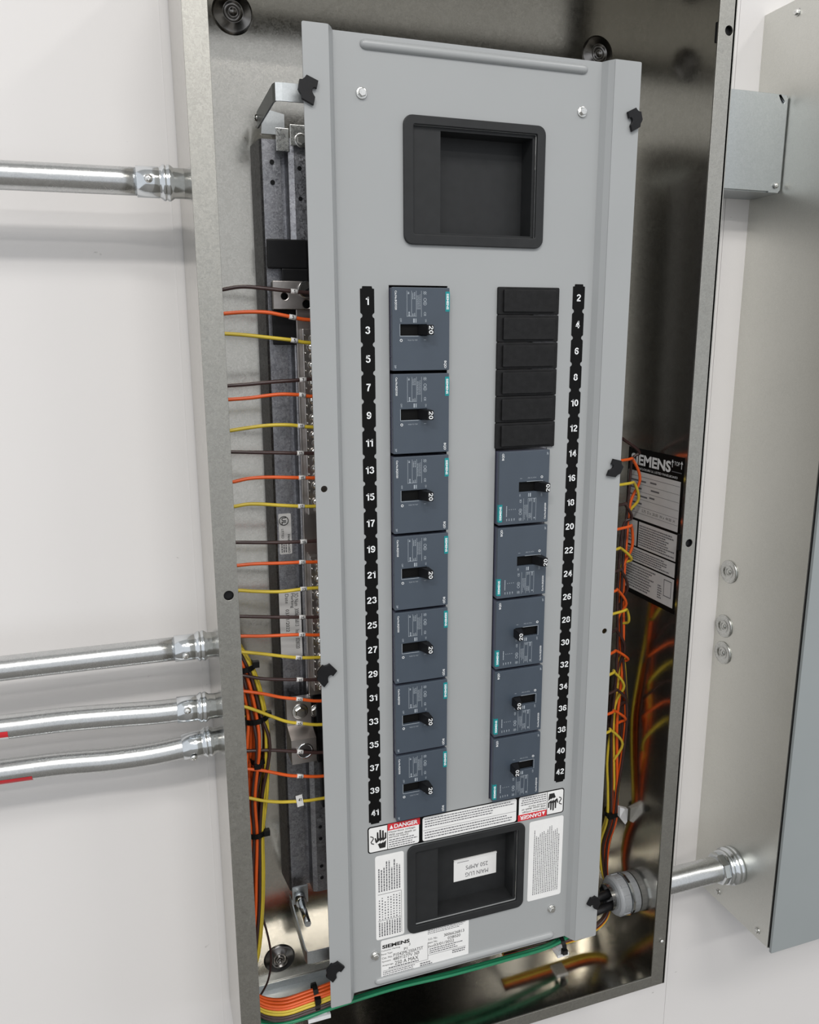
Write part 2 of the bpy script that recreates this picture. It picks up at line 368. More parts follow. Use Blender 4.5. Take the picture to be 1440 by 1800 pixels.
G().plate(rect(19.5, 489, BZ - 14.5, BZ), [], -1.6, 0.2, 0.3).obj('front_flange', 'zinc_flange', box)
for x, z in ((11, 554), (8, 64), (8, 1058), (500, 1058), (497, 559)):  # added black blocks behind the flange holes, standing in for the shade inside
    G().box(max(2, x - 8), min(506, x + 8), 2.2, 7.5, z - 9, z + 9, .8).obj('hole_shade', 'black_plastic', box)
G().box(505.9, 508.6, -1.6, 12, 0, BZ).obj('edge_lip', 'zinc_flange', box)
dm = G().lathe([(19, 0), (18, 1.6), (16.5, 2.6), (10, 3.6), (9.6, 4.4), (9.0, 4.4), (8.4, 2.2), (5.4, 1.6), (5.2, 3.4), (3.8, 4.2), (3.4, 3.0), (0.01, 2.6)], (0, 0, 0), (0, -1, 0), 32).mesh('mounting_dimple', 'dimple_zinc')
for x, z in ((57.5, 1073), (448, 1076), (61, 43), (448, 43)): inst(dm, 'mounting_dimple', box, (x, BY - 1.6, z))
G().box(30, 478, 121, 144, 1.7, 3.4).box(30, 478, 142.5, 144.2, 1.7, 12).obj('corner_angle', 'zinc_grey', box)
inst(PAN, 'screw', box, (500, -1.6, 62), scale=0.7)
for y, z in ((132, 26), (120, 22)): inst(PAN, 'screw', box, (506.2, y, z), (0, 0, -PI / 2), 0.6)

# information label on the right inner wall (facing left)
LX = 506.2
def wall_rects(rs, x):
    """rs: (y_back, y_front, z0, z1) quads on the right inner wall"""
    g = G()
    for y0, y1, z0, z1 in rs: g.add([(x, y0, z0), (x, y1, z0), (x, y1, z1), (x, y0, z1)], [(0, 1, 2, 3)])
    return g
lab = G().box(LX - 0.3, LX + 0.1, 26, 130, 468, 647).obj('rating_label', 'black_vinyl', box, label='black and white maker label on the inner side wall')
for a, b, c, d in ((128, 29, 563, 620), (128, 104, 529, 560), (101, 29, 529, 560), (128, 29, 510, 527), (128, 29, 474, 508)):
    wall_rects([(a, b, c, d)], LX - 0.4).obj('label_field', 'label_paper', lab)
text('SIEMENS', lab, LX - .45, 86, 634, h=13, w=76, mat='white_print', bold=0.035, facing='left')
text('TOP', lab, LX - .45, 37.5, 639, h=4.6, w=9.6, mat='white_print', facing='left')
text('ENCLOSURE UL LISTED PANELBOARD', lab, LX - .45, 72, 623.5, h=2.6, w=74, mat='white_print', facing='left')
for yy in (45.5, 29.5):
    G().add([(LX - .45, yy - .5, 634), (LX - .45, yy + .5, 634), (LX - .45, yy + .5, 640), (LX - .45, yy - .5, 640), (LX - .45, yy - 2, 639.5), (LX - .45, yy + 2, 639.5), (LX - .45, yy, 643)], [(0, 1, 2, 3), (4, 5, 6)]).obj('arrow', 'white_print', lab)
wall_rects([(46, 28.5, 629, 630), (126, 30, 614, 614.5), (126, 30, 605, 605.4), (126, 30, 596, 596.4), (126, 30, 587, 587.4), (126, 30, 578, 578.4), (126, 30, 570, 570.4)], LX - .45).obj('ruling', 'soft_print', lab, kind='stuff')
text('5.75  D x  20.00  W x  44.00  H', lab, LX - .45, 66, 574.2, w=62, mat='black_print', facing='left')
text('UL', lab, LX - .45, 116, 550, h=6, mat='black_print', facing='left')
gr = []
for y0, y1, z0, z1, ln in ((100, 32, 531, 557, 9), (126, 31, 511.5, 525, 5), (126, 62, 476, 506, 9), (58, 50, 478, 495, 6), (124, 108, 532, 544, 3)):
    gr += [(200 - c, 200 - d, e, f) for c, d, e, f in greek(200 - y0, 200 - y1, z0, z1, ln)]
gr += [(47, 33, 484, 485), (47, 33, 503, 504), (47, 46, 484, 504), (34, 33, 484, 504), (124, 92, 608, 610), (124, 100, 599, 601), (124, 88, 590, 592), (84, 72, 609, 611), (82, 66, 600, 602), (84, 74, 591, 593), (124, 98, 581, 583), (124, 112, 572.5, 574.5)]
wall_rects(gr, LX - .45).obj('fine_print', 'soft_print', lab, kind='stuff')

# ------------------------------------------------------------------ interior chassis
ch = thing('mounting_chassis', (254, 112, 160), 'galvanized steel rail frame standing behind the grey cover', 'rail frame')
railp = [(68.5, 144), (72, 112), (74, 109.5), (91, 109.5), (92, 117), (96, 117), (97, 101), (102, 99), (114, 99), (150, 99)]
G().extrude(railp, 158, 958, 1.4).obj('rail', 'zinc_rail', ch)
G().extrude([(506 - a, b) for a, b in railp][::-1], 158, 958, 1.4).obj('rail', 'zinc_rail', ch)
G().box(150, 356, 104, 106, 170, 946).obj('pan', 'dark_steel', ch)
G().box(84, 98, 118, 144, 200, 230).box(84, 98, 118, 144, 880, 910).obj('standoff', 'zinc_rail', ch, kind='stuff')
for z in (938, 920):
    G().lathe([(2.2, 0), (2.2, .4)], (83, 109.0, z), (0, -1, 0), 14).obj('rivet_hole', 'black_plastic', ch)
for z in (932, 905, 860, 240, 225, 190, 175):
    G().lathe([(2.0, 0), (2.0, .4)], (107, 98.9, z), (0, -1, 0), 14).obj('rivet_hole', 'black_plastic', ch)
# cover support brackets, top and bottom
def bracket(zt, zb, name='support_bracket'):
    g = G().extrude([(71, 112), (71, 24), (72.5, 18.5), (78, 17.4), (396, 17.4), (401, 18.5), (402.5, 24), (402.5, 99)], zb, zt, 1.5)
    return g.obj(name, 'zinc_grey', ch)
bracket(981, 967); bracket(152, 138)
G().box(86, 98, 99, 101, 946, 966, .4).box(98, 140, 92, 94, 950, 968, .4).obj('bracket_tab', 'zinc_bright', ch)
inst(BOLT, 'bolt', ch, (108, 92, 955), scale=0.75)
inst(PAN, 'screw', ch, (70.6, 104, 974), (0, 0, -PI / 2), 0.9)
G().add([(76, 108, 984), (74, 108, 962), (96, 108, 962), (96, 108, 980), (76, 109.4, 984), (74, 109.4, 962), (96, 109.4, 962), (96, 109.4, 980)], [(0, 1, 2, 3), (7, 6, 5, 4), (0, 4, 5, 1), (1, 5, 6, 2), (2, 6, 7, 3), (3, 7, 4, 0)]).obj('gusset', 'zinc_grey', ch)
g = G().tube([(80, 98, 160), (80, 84, 160)], 6.2, 12); g.tube([(80, 84, 160), (80, 50, 160)], 3.6, 12); g.tube([(80, 50, 160), (80, 49, 160)], 3.4, 12)
g.obj('threaded_stud', 'connector_zinc', ch)
G().box(72, 90, 96, 98, 150, 172, .5).obj('stud_plate', 'zinc_grey', ch)
# black insulating supports of the bus
G().box(73, 130, 96, 100, 841, 868, 1.5).box(86, 130, 94, 100, 829, 841, 1.0).box(76, 130, 97, 101, 770, 829, 1.0).box(110, 150, 70, 97, 815, 868, 1.5).obj('bus_insulator', 'black_plastic', ch)
G().box(103, 150, 80, 97, 330, 400, 1.0).box(108, 150, 88, 99, 270, 330, 1.0).obj('bus_insulator', 'black_plastic', ch)
# paper labels stuck on the left rail
ll = G().plate(rrect(75.5, 88.5, 557, 600, 1.5), [], 108.7, 109.4); o = ll.obj('listing_label', 'white_vinyl', ch, label='white listing label on the left rail')
G().plate(circle(81, 592.5, 5.0, 24), [circle(81, 592.5, 4.2, 24)], 108.5, 108.6).obj('ring_print', 'black_print', o)
text('UL', o, 81, 108.5, 592.5, h=4.6, mat='black_print', ang=-90, bold=0.02)
text('LISTED', o, 79.3, 108.5, 579, w=10, mat='black_print', ang=-90)
text('PANELBOARD', o, 85.5, 108.5, 568, w=20, mat='black_print', ang=-90, bold=0.01)
G().quads(greek(77, 83.5, 559, 571, 3, vertical=True), 108.5).obj('fine_print', 'soft_print', o, kind='stuff')
o = G().plate(rrect(72.5, 95.5, 443, 517, .8), [], 107.6, 108.2).obj('order_label', 'white_vinyl', ch, label='white order label on the left rail')
text('SO Num  3006626813   Item  028020', o, 90.8, 107.4, 483, h=4.2, w=62, mat='black_print', ang=-90)
text('Marking', o, 86.2, 107.4, 506, h=4.0, w=16, mat='black_print', ang=-90)
text('Date    03/01/2022', o, 80.8, 107.4, 493, h=3.6, w=42, mat='black_print', ang=-90)
# neutral bar with its lugs
nb = thing('neutral_bar', (120, 92, 340), 'silver neutral bar with screws beside the cover, behind the numbered wires', 'terminal bar')
G().box(97, 150, 88, 93, 405, 804, .6).obj('bar', 'aluminium', nb)
G().box(101, 150, 80, 88, 413, 560, .8).box(101, 150, 80, 88, 603, 785, .8).obj('terminal_strip', 'aluminium', nb, kind='stuff')
dot = G().lathe([(1.3, 0), (1.2, .8), (0.6, 1.5), (0.01, 1.6)], (0, 0, 0), (0, -1, 0), 10).mesh('pressure_dot', 'screw_zinc')
k = 0
for z0, z1 in ((418, 556), (608, 781)):
    z = z0
    while z < z1:
        inst(PAN, 'terminal_screw', nb, (109.0 + (k % 2) * 1.6, 80.6, z), (0, random.random() * 3, 0), 1.12 if k % 3 else 1.3)
        inst(dot, 'pressure_dot', nb, (103.2, 80.3, z + 3), scale=1.0); k += 1; z += 8.4
o = G().plate(rect(75, 122, 803, 829), [circle(86, 815, 3.3), circle(107, 808, 4)], 84, 90, .6).obj('top_lug', 'aluminium', nb)
G().lathe([(8.5, 0), (8.5, 2), (7.5, 5)], (107, 84, 821), (0, -1, 0), 24).obj('lug_screw', 'connector_zinc', o)
G().box(101, 113, 78.4, 79.4, 820, 822).rot(0.6, (107, 821)).obj('screw_slot', 'black_plastic', o)
g = G().add([(72, 84, 405), (98, 84, 405), (98, 84, 376), (72, 84, 376), (72, 62, 370), (98, 62, 370), (98, 62, 343), (72, 62, 343), (98, 92, 405), (72, 92, 405), (98, 92, 343), (72, 92, 343)],
            [(0, 1, 2, 3), (3, 2, 5, 4), (4, 5, 6, 7), (0, 3, 4, 7, 11, 9), (1, 8, 10, 6, 5, 2), (9, 8, 1, 0), (7, 6, 10, 11), (9, 11, 10, 8)])
o = g.obj('main_lug', 'aluminium', nb)
inst(BOLT, 'lug_bolt', o, (86, 84, 391)); inst(BOLT, 'lug_bolt', o, (103, 86, 388), scale=0.8)
G().lathe([(8.6, 0), (8.6, .6), (7.0, .6), (6.6, 0.1)], (86, 62, 356.5), (0, -1, 0), 28).obj('lug_ring', 'connector_zinc', o)
G().lathe([(6.6, 0), (6.6, .3)], (86, 62, 356.5), (0, -1, 0), 24).obj('lug_bore', 'dark_steel', o)

# ------------------------------------------------------------------ grey cover (dead front)
cov = thing('panel_cover', (253, T, 90), 'tall grey painted inner cover framing both columns of breakers', 'panel cover')
G().plate(rect(121, 376, 90, 1024), [rect(167.4, 224, 289, 822.4), [(275, 289), (331.6, 289), (331.6, 668.6), (337.6, 668.6), (337.6, 822.4), (275, 822.4)], rrect(190, 311, 866, 957, 2), rrect(190, 311, 156, 244, 2)], T, T + 1.5).obj('cover_sheet', 'grey_paint', cov)
g = G().plate(rrect(93, 115, 90, 1024, 1.5), [circle(101, 643, 3.0)], 4, 5.5, .25); g.extrude([(114.6, 4.2), (118, 9), (121.2, T + .1)], 90, 1024, 1.4)
g.obj('side_flange', 'grey_paint', cov)
g = G().plate(rrect(383, 411, 90, 1024, 1.5), [circle(402, 469, 3.0)], 4, 5.5, .25); g.extrude([(375.8, T + .1), (379.2, 9.5), (383.4, 4.2)], 90, 1024, 1.4)
g.obj('side_flange', 'grey_paint', cov)
for z in (1016, 97):
    ends = [(0, .15), (.5, .5), (1.4, .72), (2.6, .88), (4.2, .97), (6, 1.0)]
    pos = [(144 + a, b) for a, b in ends] + [(361 - a, b) for a, b in ends[::-1]]
    G().tube([(a, T + .6, z) for a, _ in pos], 4.4, 14, rf=lambda t: pos[round(t * (len(pos) - 1))][1]).obj('stiffening_bead', 'grey_paint', cov)
for x, z in ((145, 978), (357, 980), (145, 130), (357, 132)): inst(HEX, 'cover_screw', cov, (x, T, z), (0, random.random(), 0))
def window(z0, z1):
    o = G().plate(rrect(181.5, 319, z0, z1, 8), [rrect(190.5, 310.5, z0 + 9, z1 - 7.5, 1.5)], T - 3, T, .7).obj('bezel', 'bezel_plastic', cov, label='black plastic meter window frame with a deep recess')
    x0, x1, a, b = 190.5, 310.5, z0 + 9, z1 - 7.5
    G().plate(rect(x0, x1, a, b), [rect(217, 307.5, a + 2, b - 3)], T + 1.2, T + 2.4).obj('inner_ledge', 'bezel_plastic', o)
    g = G(); y0, y1 = T + 1.5, T + 24; x0, x1, a, b = 217, 307.5, a + 2, b - 3
    g.box(x0 - 1.5, x0, y0 + .9, y1, a - 1.5, b + 1.5).box(x1, x1 + 1.5, y0 + .9, y1, a - 1.5, b + 1.5).box(x0, x1, y0 + .9, y1, b, b + 1.5).box(x0, x1, y0 + .9, y1, a - 1.5, a).box(x0, x1, y1 - 1.5, y1, a, b)
    g.obj('recess', 'bezel_plastic', o)
    return o
window(857.5, 964.5); w2 = window(147, 253)
o = G().box(244, 296, T + 21.6, T + 22.4, 179, 205).box(244, 296, T + 20.6, T + 22.4, 205, 206.2).obj('lug_card', 'white_vinyl', w2, label='white card reading MAIN LUG 250 AMPS upside down')
text('MAIN LUG', o, 272, T + 21.4, 185, h=5.2, w=28, mat='soft_print', ang=180)
text('250 AMPS', o, 272, T + 21.4, 194, h=5.2, w=27, mat='soft_print', ang=180)
G().quads([(248, 262, 202.2, 202.8)], T + 21.4).obj('fine_print', 'soft_print', o)

def strip(xc, ztop, first):
    hw, r, z0 = 6.5, 2.2, ztop - 21 * 25.4
    R = [(xc + hw - r, ztop), (xc + hw - r * .8, ztop - r * .9), (xc + hw, ztop - r)]
    for k in range(1, 21):
        z = ztop - 25.4 * k; R += [(xc + hw, z + r + .6)] + [(xc + hw + .2 - r * math.sin(a), z + r * math.cos(a)) for a in (0.3, 0.9, 1.57, 2.2, 2.85)] + [(xc + hw, z - r - .6)]
    R += [(xc + hw, z0 + r), (xc + hw - r * .8, z0 + r * .9), (xc + hw - r, z0)]
    loop = R + [(2 * xc - x, z) for x, z in R[::-1]]
    o = G().plate(loop, [], T - .35, T + .05).obj('number_strip', 'black_vinyl', cov, label='black strip of white circuit numbers')
    for k in range(21): number(str(first + 2 * k), o, xc, T - .5, ztop - 12.7 - 25.4 * k, 6.8, 'white_print', wide=1.2)
strip(147.2, 808.4 + 12.7, 1); strip(361, 813.5 + 12.7, 2)

# warning label across the cover
dg = G().plate(rrect(139, 367.5, 254, 284.5, 3), [], T - .3, T + .05).obj('warning_label', 'black_vinyl', cov, label='black bordered danger label across the cover')
def danger(c, ang):
    """left danger field drawn about (167.5, 269.2), turned for the right-hand end"""
    pr = []
    def put(g, mat, name, kind=None):
        g.rot(ang, (167.6, 269.25)); dx = c - 167.6
        g.v = [(x + dx, y, z) for x, y, z in g.v]; return g.obj(name, mat, dg, kind)
    put(G().plate(rrect(140.2, 195, 255.2, 283.3, 2.2), [], T - .45, T - .25), 'white_vinyl', 'label_field')
    put(G().plate(rect(160.6, 196, 276.6, 284.2), [], T - .6, T - .4), 'red_print', 'red_banner')
    put(G().quads([(160.0, 160.6, 255.2, 283.3)], T - .55), 'black_print', 'ruling')
    put(G().quads(greek(161.8, 193, 256, 266.4, 4, .42), T - .55), 'soft_print', 'fine_print', 'stuff')
    g = G().plate([(147.2, 266), (150.2, 262.2), (151.6, 258), (157.8, 258), (158.4, 262.5), (159, 268), (159, 275.2), (157.4, 275.2), (157.2, 269.5), (156.4, 269.5), (156.2, 278.2), (154.5, 278.2), (154.4, 270), (153.6, 270), (153.3, 279.4), (151.6, 279.4), (151.5, 270), (150.7, 270), (150.4, 277.2), (148.8, 277.2), (148.7, 267.5), (147.6, 271), (146.3, 271)], [], T - .6, T - .45)
    put(g, 'black_print', 'hand_symbol')
    put(G().plate([(148.2, 265), (152, 267.6), (151.6, 265.6), (155, 267.6), (154.6, 265.8), (159.2, 268.6), (158.8, 266.6), (155.6, 264), (156, 265.4), (152.6, 263.4), (153, 265), (149.4, 263.2)], [], T - .7, T - .6), 'white_vinyl', 'spark_symbol')
    put(G().tube([(141.8, T - .5, 273.8), (144.6, T - .5, 272.4), (145, T - .5, 270.6), (142.4, T - .5, 267), (143.2, T - .5, 265.4), (145.4, T - .5, 264.4)], .55, 6), 'black_print', 'arc_symbol')
    a = math.degrees(ang)
    def tx(s, x, z, h, w, mat, b=0):
        ca, sa = math.cos(ang), math.sin(ang); x -= 167.6; z -= 269.25
        text(s, dg, c + x * ca - z * sa, T - .7, 269.25 + x * sa + z * ca, h=h, w=w, mat=mat, ang=a, bold=b)
    tx('DANGER', 180.6, 280.4, 4.9, 26, 'white_print', .03)
    put(G().add([(162.4, T - .7, 278), (166.6, T - .7, 278), (164.5, T - .7, 282.6)], [(0, 1, 2)]), 'white_print', 'alert_triangle')
    tx('Hazardous voltage.', 176.6, 274.3, 2.6, 29.5, 'black_print'); tx('Will cause death or', 176.8, 271.2, 2.4, 30, 'black_print'); tx('serious injury.', 172.8, 268.2, 2.6, 22, 'black_print')
danger(167.6, 0); danger(338.9, PI)
G().plate(rrect(199, 308.5, 255.2, 283.3, 2.5), [], T - .45, T - .25).obj('label_field', 'white_vinyl', dg)
G().quads([(199.6, 308, 267.6, 268)] + greek(201.5, 306, 270.5, 282, 4, .4, ragged=.3) + greek(201.5, 306, 257, 266.4, 3, .4, ragged=.3), T - .55).obj('fine_print', 'soft_print', dg, kind='stuff')
o = G().plate(rrect(146.5, 178, 148, 249, 2.5), [], T - .3, T + .05).obj('torque_label', 'white_vinyl', cov, label='white label of fine vertical print, left of the lower window')
G().quads(greek(149, 174.5, 206, 242, 9, .5, vertical=True, ragged=.35) + greek(149, 174.5, 172, 200, 8, .4, (1, 2.2), 1.6, vertical=True) + greek(149, 174.5, 151.5, 170, 9, .5, vertical=True, ragged=.1) + [(149, 174.5, 202.6, 203.1), (149, 174.5, 170.6, 171.1), (174.8, 175.2, 152, 203)], T - .4).obj('fine_print', 'soft_print', o, kind='stuff')
o = G().plate(rrect(325.3, 368, 149, 250, 2.5), [], T - .3, T + .05).obj('instruction_label', 'white_vinyl', cov, label='white label of fine vertical print, right of the lower window')
G().quads(greek(331, 364, 156, 243, 14, .42, (.8, 2.6), .6, vertical=True, ragged=.18), T - .4).obj('fine_print', 'soft_print', o, kind='stuff')
o = G().plate(rrect(151.5, 253.5, 98, 146, 2), [], T - .25, T + .05).obj('nameplate_label', 'white_vinyl', cov, label='white maker label under the lower window')
text('SIEMENS', o, 168.5, T - .4, 138, h=4.6, w=31, bold=.04)
for s, x, z, h, w in (('Customer Marking', 162.5, 133, 2.3, 21), ('3', 184, 133.4, 3.2, None), ('Panel Type', 158, 128.6, 2.3, 12.5), ('P1', 179.5, 129, 3.4, None), ('Cat. No.', 158.5, 124, 2.4, 12),
                      ('P1E42ML250ATST', 182.5, 124.6, 3.9, 34), ('System', 157.4, 119.4, 2.4, 10), ('480Y/277V 3Ø', 180, 119.8, 3.9, 30), ('Amperage', 159, 114.4, 2.4, 12.5), ('250 A MAX', 180.5, 114.2, 4.6, 27),
                      ('S.O. No.', 211, 133, 2.4, 11), ('3006626813', 236, 133.4, 3.6, 24), ('Item No.', 211, 128.6, 2.4, 11), ('028020', 236, 128.6, 3.4, 15), ('Date', 208.6, 123.8, 2.4, 6), ('03/01/2022', 224, 124, 3.4, 24)):
    text(s, o, x, T - .4, z, h=h, w=w)
G().quads([(153.5, 205, 107.6, 108), (204.8, 205.2, 108, 129), (205, 250, 112.6, 113)] + greek(160, 200, 108.6, 111.2, 1) + greek(153.5, 190, 100, 107, 3, .42) + greek(207, 247, 114, 121.5, 3, .45) + greek(196, 212, 101, 106, 2) + greek(234, 250, 107, 112, 2) + greek(205, 250, 139, 145, 3, .4), T - .35).obj('fine_print', 'soft_print', o, kind='stuff')
# black retainer clips along the flange edges
CL = [(-1.4, 11.8), (9.0, 7.8), (7.4, 1.2), (5.9, 2.0), (4.4, 1.6), (3.4, 0.2), (3.4, -1.8), (4.2, -3.4), (5.8, -5.8), (4.2, -12.4), (-6.3, -7.8), (-7.0, -4.4), (-8.6, -2.2), (-9.4, -0.3), (-7.7, 7.8), (-5.2, 8.0), (-3.2, 9.4)]
def clip(x, z, ang, sc=1.0, flip=False):
    g = G().plate([((-a if flip else a) * sc, b * sc) for a, b in CL], [], 0.6, 3.6, .3).rot(math.radians(ang))
    g.v = [(a + x, b, c + z) for a, b, c in g.v]
    g.lathe([(2.6, 0), (2.6, 5)], (x, 3.4, z), (0, 1, 0), 12); return g.obj('retainer_clip', 'black_plastic', cov)
clip(96.5, 973, 0, .92); clip(405, 974, 5, .85, True); clip(403, 645, -35, .88, True); clip(97, 465, -28, .95); clip(97, 136, -28, .95); clip(405, 137, 40, .8, True)

# ------------------------------------------------------------------ breakers
def make_breaker(on, extra):
    """built about its own face centre; x right, z up, face towards -y"""
    r = thing('circuit_breaker', (0, 0, 0), 'x', 'breaker')
    X = lambda u: -27.5 + 55 * u
    Z = lambda v: 36.7 - 73.4 * v
    G().box(-27.2, 27.2, 3.2, 60, -36.5, 36.5, .4).obj('body', 'breaker_edge', r)
    f = G().plate(rrect(-27.5, 27.5, -36.7, 36.7, .8), [rect(X(.13), X(.60), Z(.575), Z(.44))], 0, 3.2, .45).obj('face_plate', 'breaker_plastic', r)
    G().quads([(X(.12), X(.61), Z(.585), Z(.43))], 3.1).obj('slot_floor', 'black_vinyl', r)
    g = G()
    for zz in (12, -2, -14, -24): g.box(-27.75, -27.4, 3.4, 7.8, zz - .3, zz + .3)
    g.obj('side_ribs', 'breaker_edge', r, kind='stuff')
    # handle: leaning toggle with the rating on its end
    s = 1 if on else -1; xb = X(.545) if on else X(.185); zc = (Z(.44) + Z(.575)) / 2
    bx0, bx1, tx0, tx1, hz = xb - 5.0, xb + 5.0, xb - 2.8 + 2.6 * s, xb + 2.8 + 2.6 * s, 4.7
    v = [(bx0, 3, zc - hz), (bx1, 3, zc - hz), (bx1, 3, zc + hz), (bx0, 3, zc + hz), (tx0, -12, zc - hz + .3), (tx1, -12, zc - hz + .3), (tx1, -12, zc + hz - .3), (tx0, -12, zc + hz - .3)]
    bm = bmesh.new(); vv = [bm.verts.new(p) for p in v]
    for q in ((3, 2, 1, 0), (4, 5, 6, 7), (0, 1, 5, 4), (1, 2, 6, 5), (2, 3, 7, 6), (3, 0, 4, 7)): bm.faces.new([vv[i] for i in q])
    bmesh.ops.bevel(bm, geom=bm.edges[:], offset=.5, segments=2, affect='EDGES'); bm.verts.index_update()
    h = G().add([q.co[:] for q in bm.verts], [[q.index for q in ff.verts] for ff in bm.faces]).obj('handle', 'black_plastic', r); bm.free()
    number('20', h, (tx0 + tx1) / 2, -12.12, zc, 4.3, 'white_print', -90, 'rating', 1.45, .07)
    b = G().box(X(.925), X(1.0) + .05, -.25, 3, Z(.285), Z(.045)).obj('brand_label', 'teal_label', r)
    text('SIEMENS', b, X(.962), -.4, Z(.165), h=2.2, w=14, mat='white_print', ang=-90, bold=.03)
    Y = -.12
    for st, u, vv_, hh, ww, b_ in (('Cat.No.BQD320', .06, .155, 2.1, 16.5, .01), ('BQD', .925, .93, 2.6, 6.6, .01), ('3P', .045, .95, 1.8, 3.0, .02), ('OFF', .145, .39, 1.6, 3.4, .01), ('ON', .58, .395, 1.5, 2.4, .01), ('UL', .565, .19, 1.6, 2.0, .02), ('CE', .565, .315, 2.0, 3.4, .02)):
        text(st, r, X(u), Y, Z(vv_), h=hh, w=ww, mat='white_print' if st in ('BQD', 'Cat.No.BQD320') else 'grey_print', ang=-90, bold=b_)
    text('PUSH TO TRIP', r, X(.35), Y, Z(.63), h=1.2, w=9.2, mat='grey_print')
    G().plate(circle(X(.15), Z(.632), 1.25, 16), [circle(X(.15), Z(.632), .8, 16)], -.2, -.08).obj('off_mark', 'white_print', r)
    rc = [(X(.545), X(.585), Z(.629), Z(.624))]
    for u in (.25, .33, .41, .5): rc.append((X(u), X(u) + .3, Z(.35), Z(.04)))
    rc += [(X(.335), X(.405), Z(.345), Z(.34)), (X(.255), X(.325), Z(.345), Z(.34))]
    rc += greek(X(.42), X(.49), Z(.26), Z(.05), 3, .35, (.6, 1.6), .4, True, .4) + greek(X(.34), X(.40), Z(.14), Z(.05), 2, .4, (.6, 1.6), .4, True) + greek(X(.34), X(.40), Z(.335), Z(.30), 2, .5, (.6, 1.2), .4, True) + greek(X(.26), X(.32), Z(.34), Z(.28), 1, .4, (.8, 1.4), .4, True) + greek(X(.26), X(.30), Z(.08), Z(.05), 1, .6, (.8, 1.4), .4, True)
    rc += [(X(.36), X(.385), Z(.42), Z(.37)), (X(.40), X(.415), Z(.42), Z(.37))]
    if extra: rc += greek(X(.66), X(.86), Z(.085), Z(.05), 4, .3, (.7, 1.5), .4, True, .2) + greek(X(.82), X(.86), Z(.26), Z(.10), 1, .4, (.8, 1.8), .3, True) + [(X(u), X(u) + .7, Z(.215), Z(.205)) for u in (.66, .70, .74, .78)]
    for i in range(5):
        for j in range(5):
            if (i * j + i + j) % 3 != 1: rc.append((X(.535) + i * .66, X(.535) + i * .66 + .5, Z(.045) - j * .6 - .45, Z(.045) - j * .6))
    G().quads(rc, Y).obj('printed_marking', 'grey_print', r, kind='stuff')
    G().plate(circle(X(.565), Z(.145), 1.5, 18), [circle(X(.565), Z(.145), 1.1, 18)], -.2, -.08).obj('listing_mark', 'grey_print', r)
    G().plate(circle(X(.565), Z(.19), 1.7, 18), [circle(X(.565), Z(.19), 1.4, 18)], -.2, -.08).obj('listing_mark', 'grey_print', r)
    G().quads([(X(.125), X(.125) + .45, Z(.58), Z(.435)), (X(.125), X(.45), Z(.58) - .25, Z(.58) + .2)], Y).obj('slot_outline', 'grey_print', r, kind='stuff')
    return r
FY = T - 8
left0 = make_breaker(True, False); ro = make_breaker(False, True); rn = make_breaker(True, True)
left = [left0] + [copy_tree(left0) for _ in range(6)]
for k, b in enumerate(left):
    b.location = Vector((195.5, FY, 821 - 76.2 * k - 37.4)) * MM
    tag(b, f'dark grey three pole breaker beside circuits {words(6*k+1)} to {words(6*k+5)}, handle towards the middle', 'breaker', 'breakers in the left column')
right = [ro, copy_tree(ro), rn, copy_tree(rn), copy_tree(rn)]
for k, b in enumerate(right):
    b.location = Vector((303.5, FY, 669 - 76.2 * k - 38.2)) * MM; b.rotation_euler = (0, PI, 0)
    tag(b, f'dark grey three pole breaker beside circuits {words(6*k+14)} to {words(6*k+18)}, handle towards the {"numbers" if k < 2 else "middle"}', 'breaker', 'breakers in the right column')
fm = None
for k in range(6):
    z1 = 822.4 - 25.5 * k
    f = thing('filler_plate', (306.2, T, z1 - 25), f'black plastic blank filler plate beside the circuit number {words(2*k+2)}', 'filler plate', 'blank fillers above the right breakers')
    if fm is None:
        b = (306.2, T, z1 - 25)
        m1 = G().plate(rrect(274, 338.4, z1 - 25.2, z1, 1.4), [], T - 3, T + 2, .6).mesh('base', 'filler_plastic', b)
        m2 = G().plate(rrect(279, 333.6, z1 - 22.8, z1 - 2.6, .8), [], T - 5.6, T - 2.9, .5).mesh('raised_pad', 'filler_plastic', b); fm = 1
    inst(m1, 'base', f, WL[f.name]); inst(m2, 'raised_pad', f, WL[f.name])

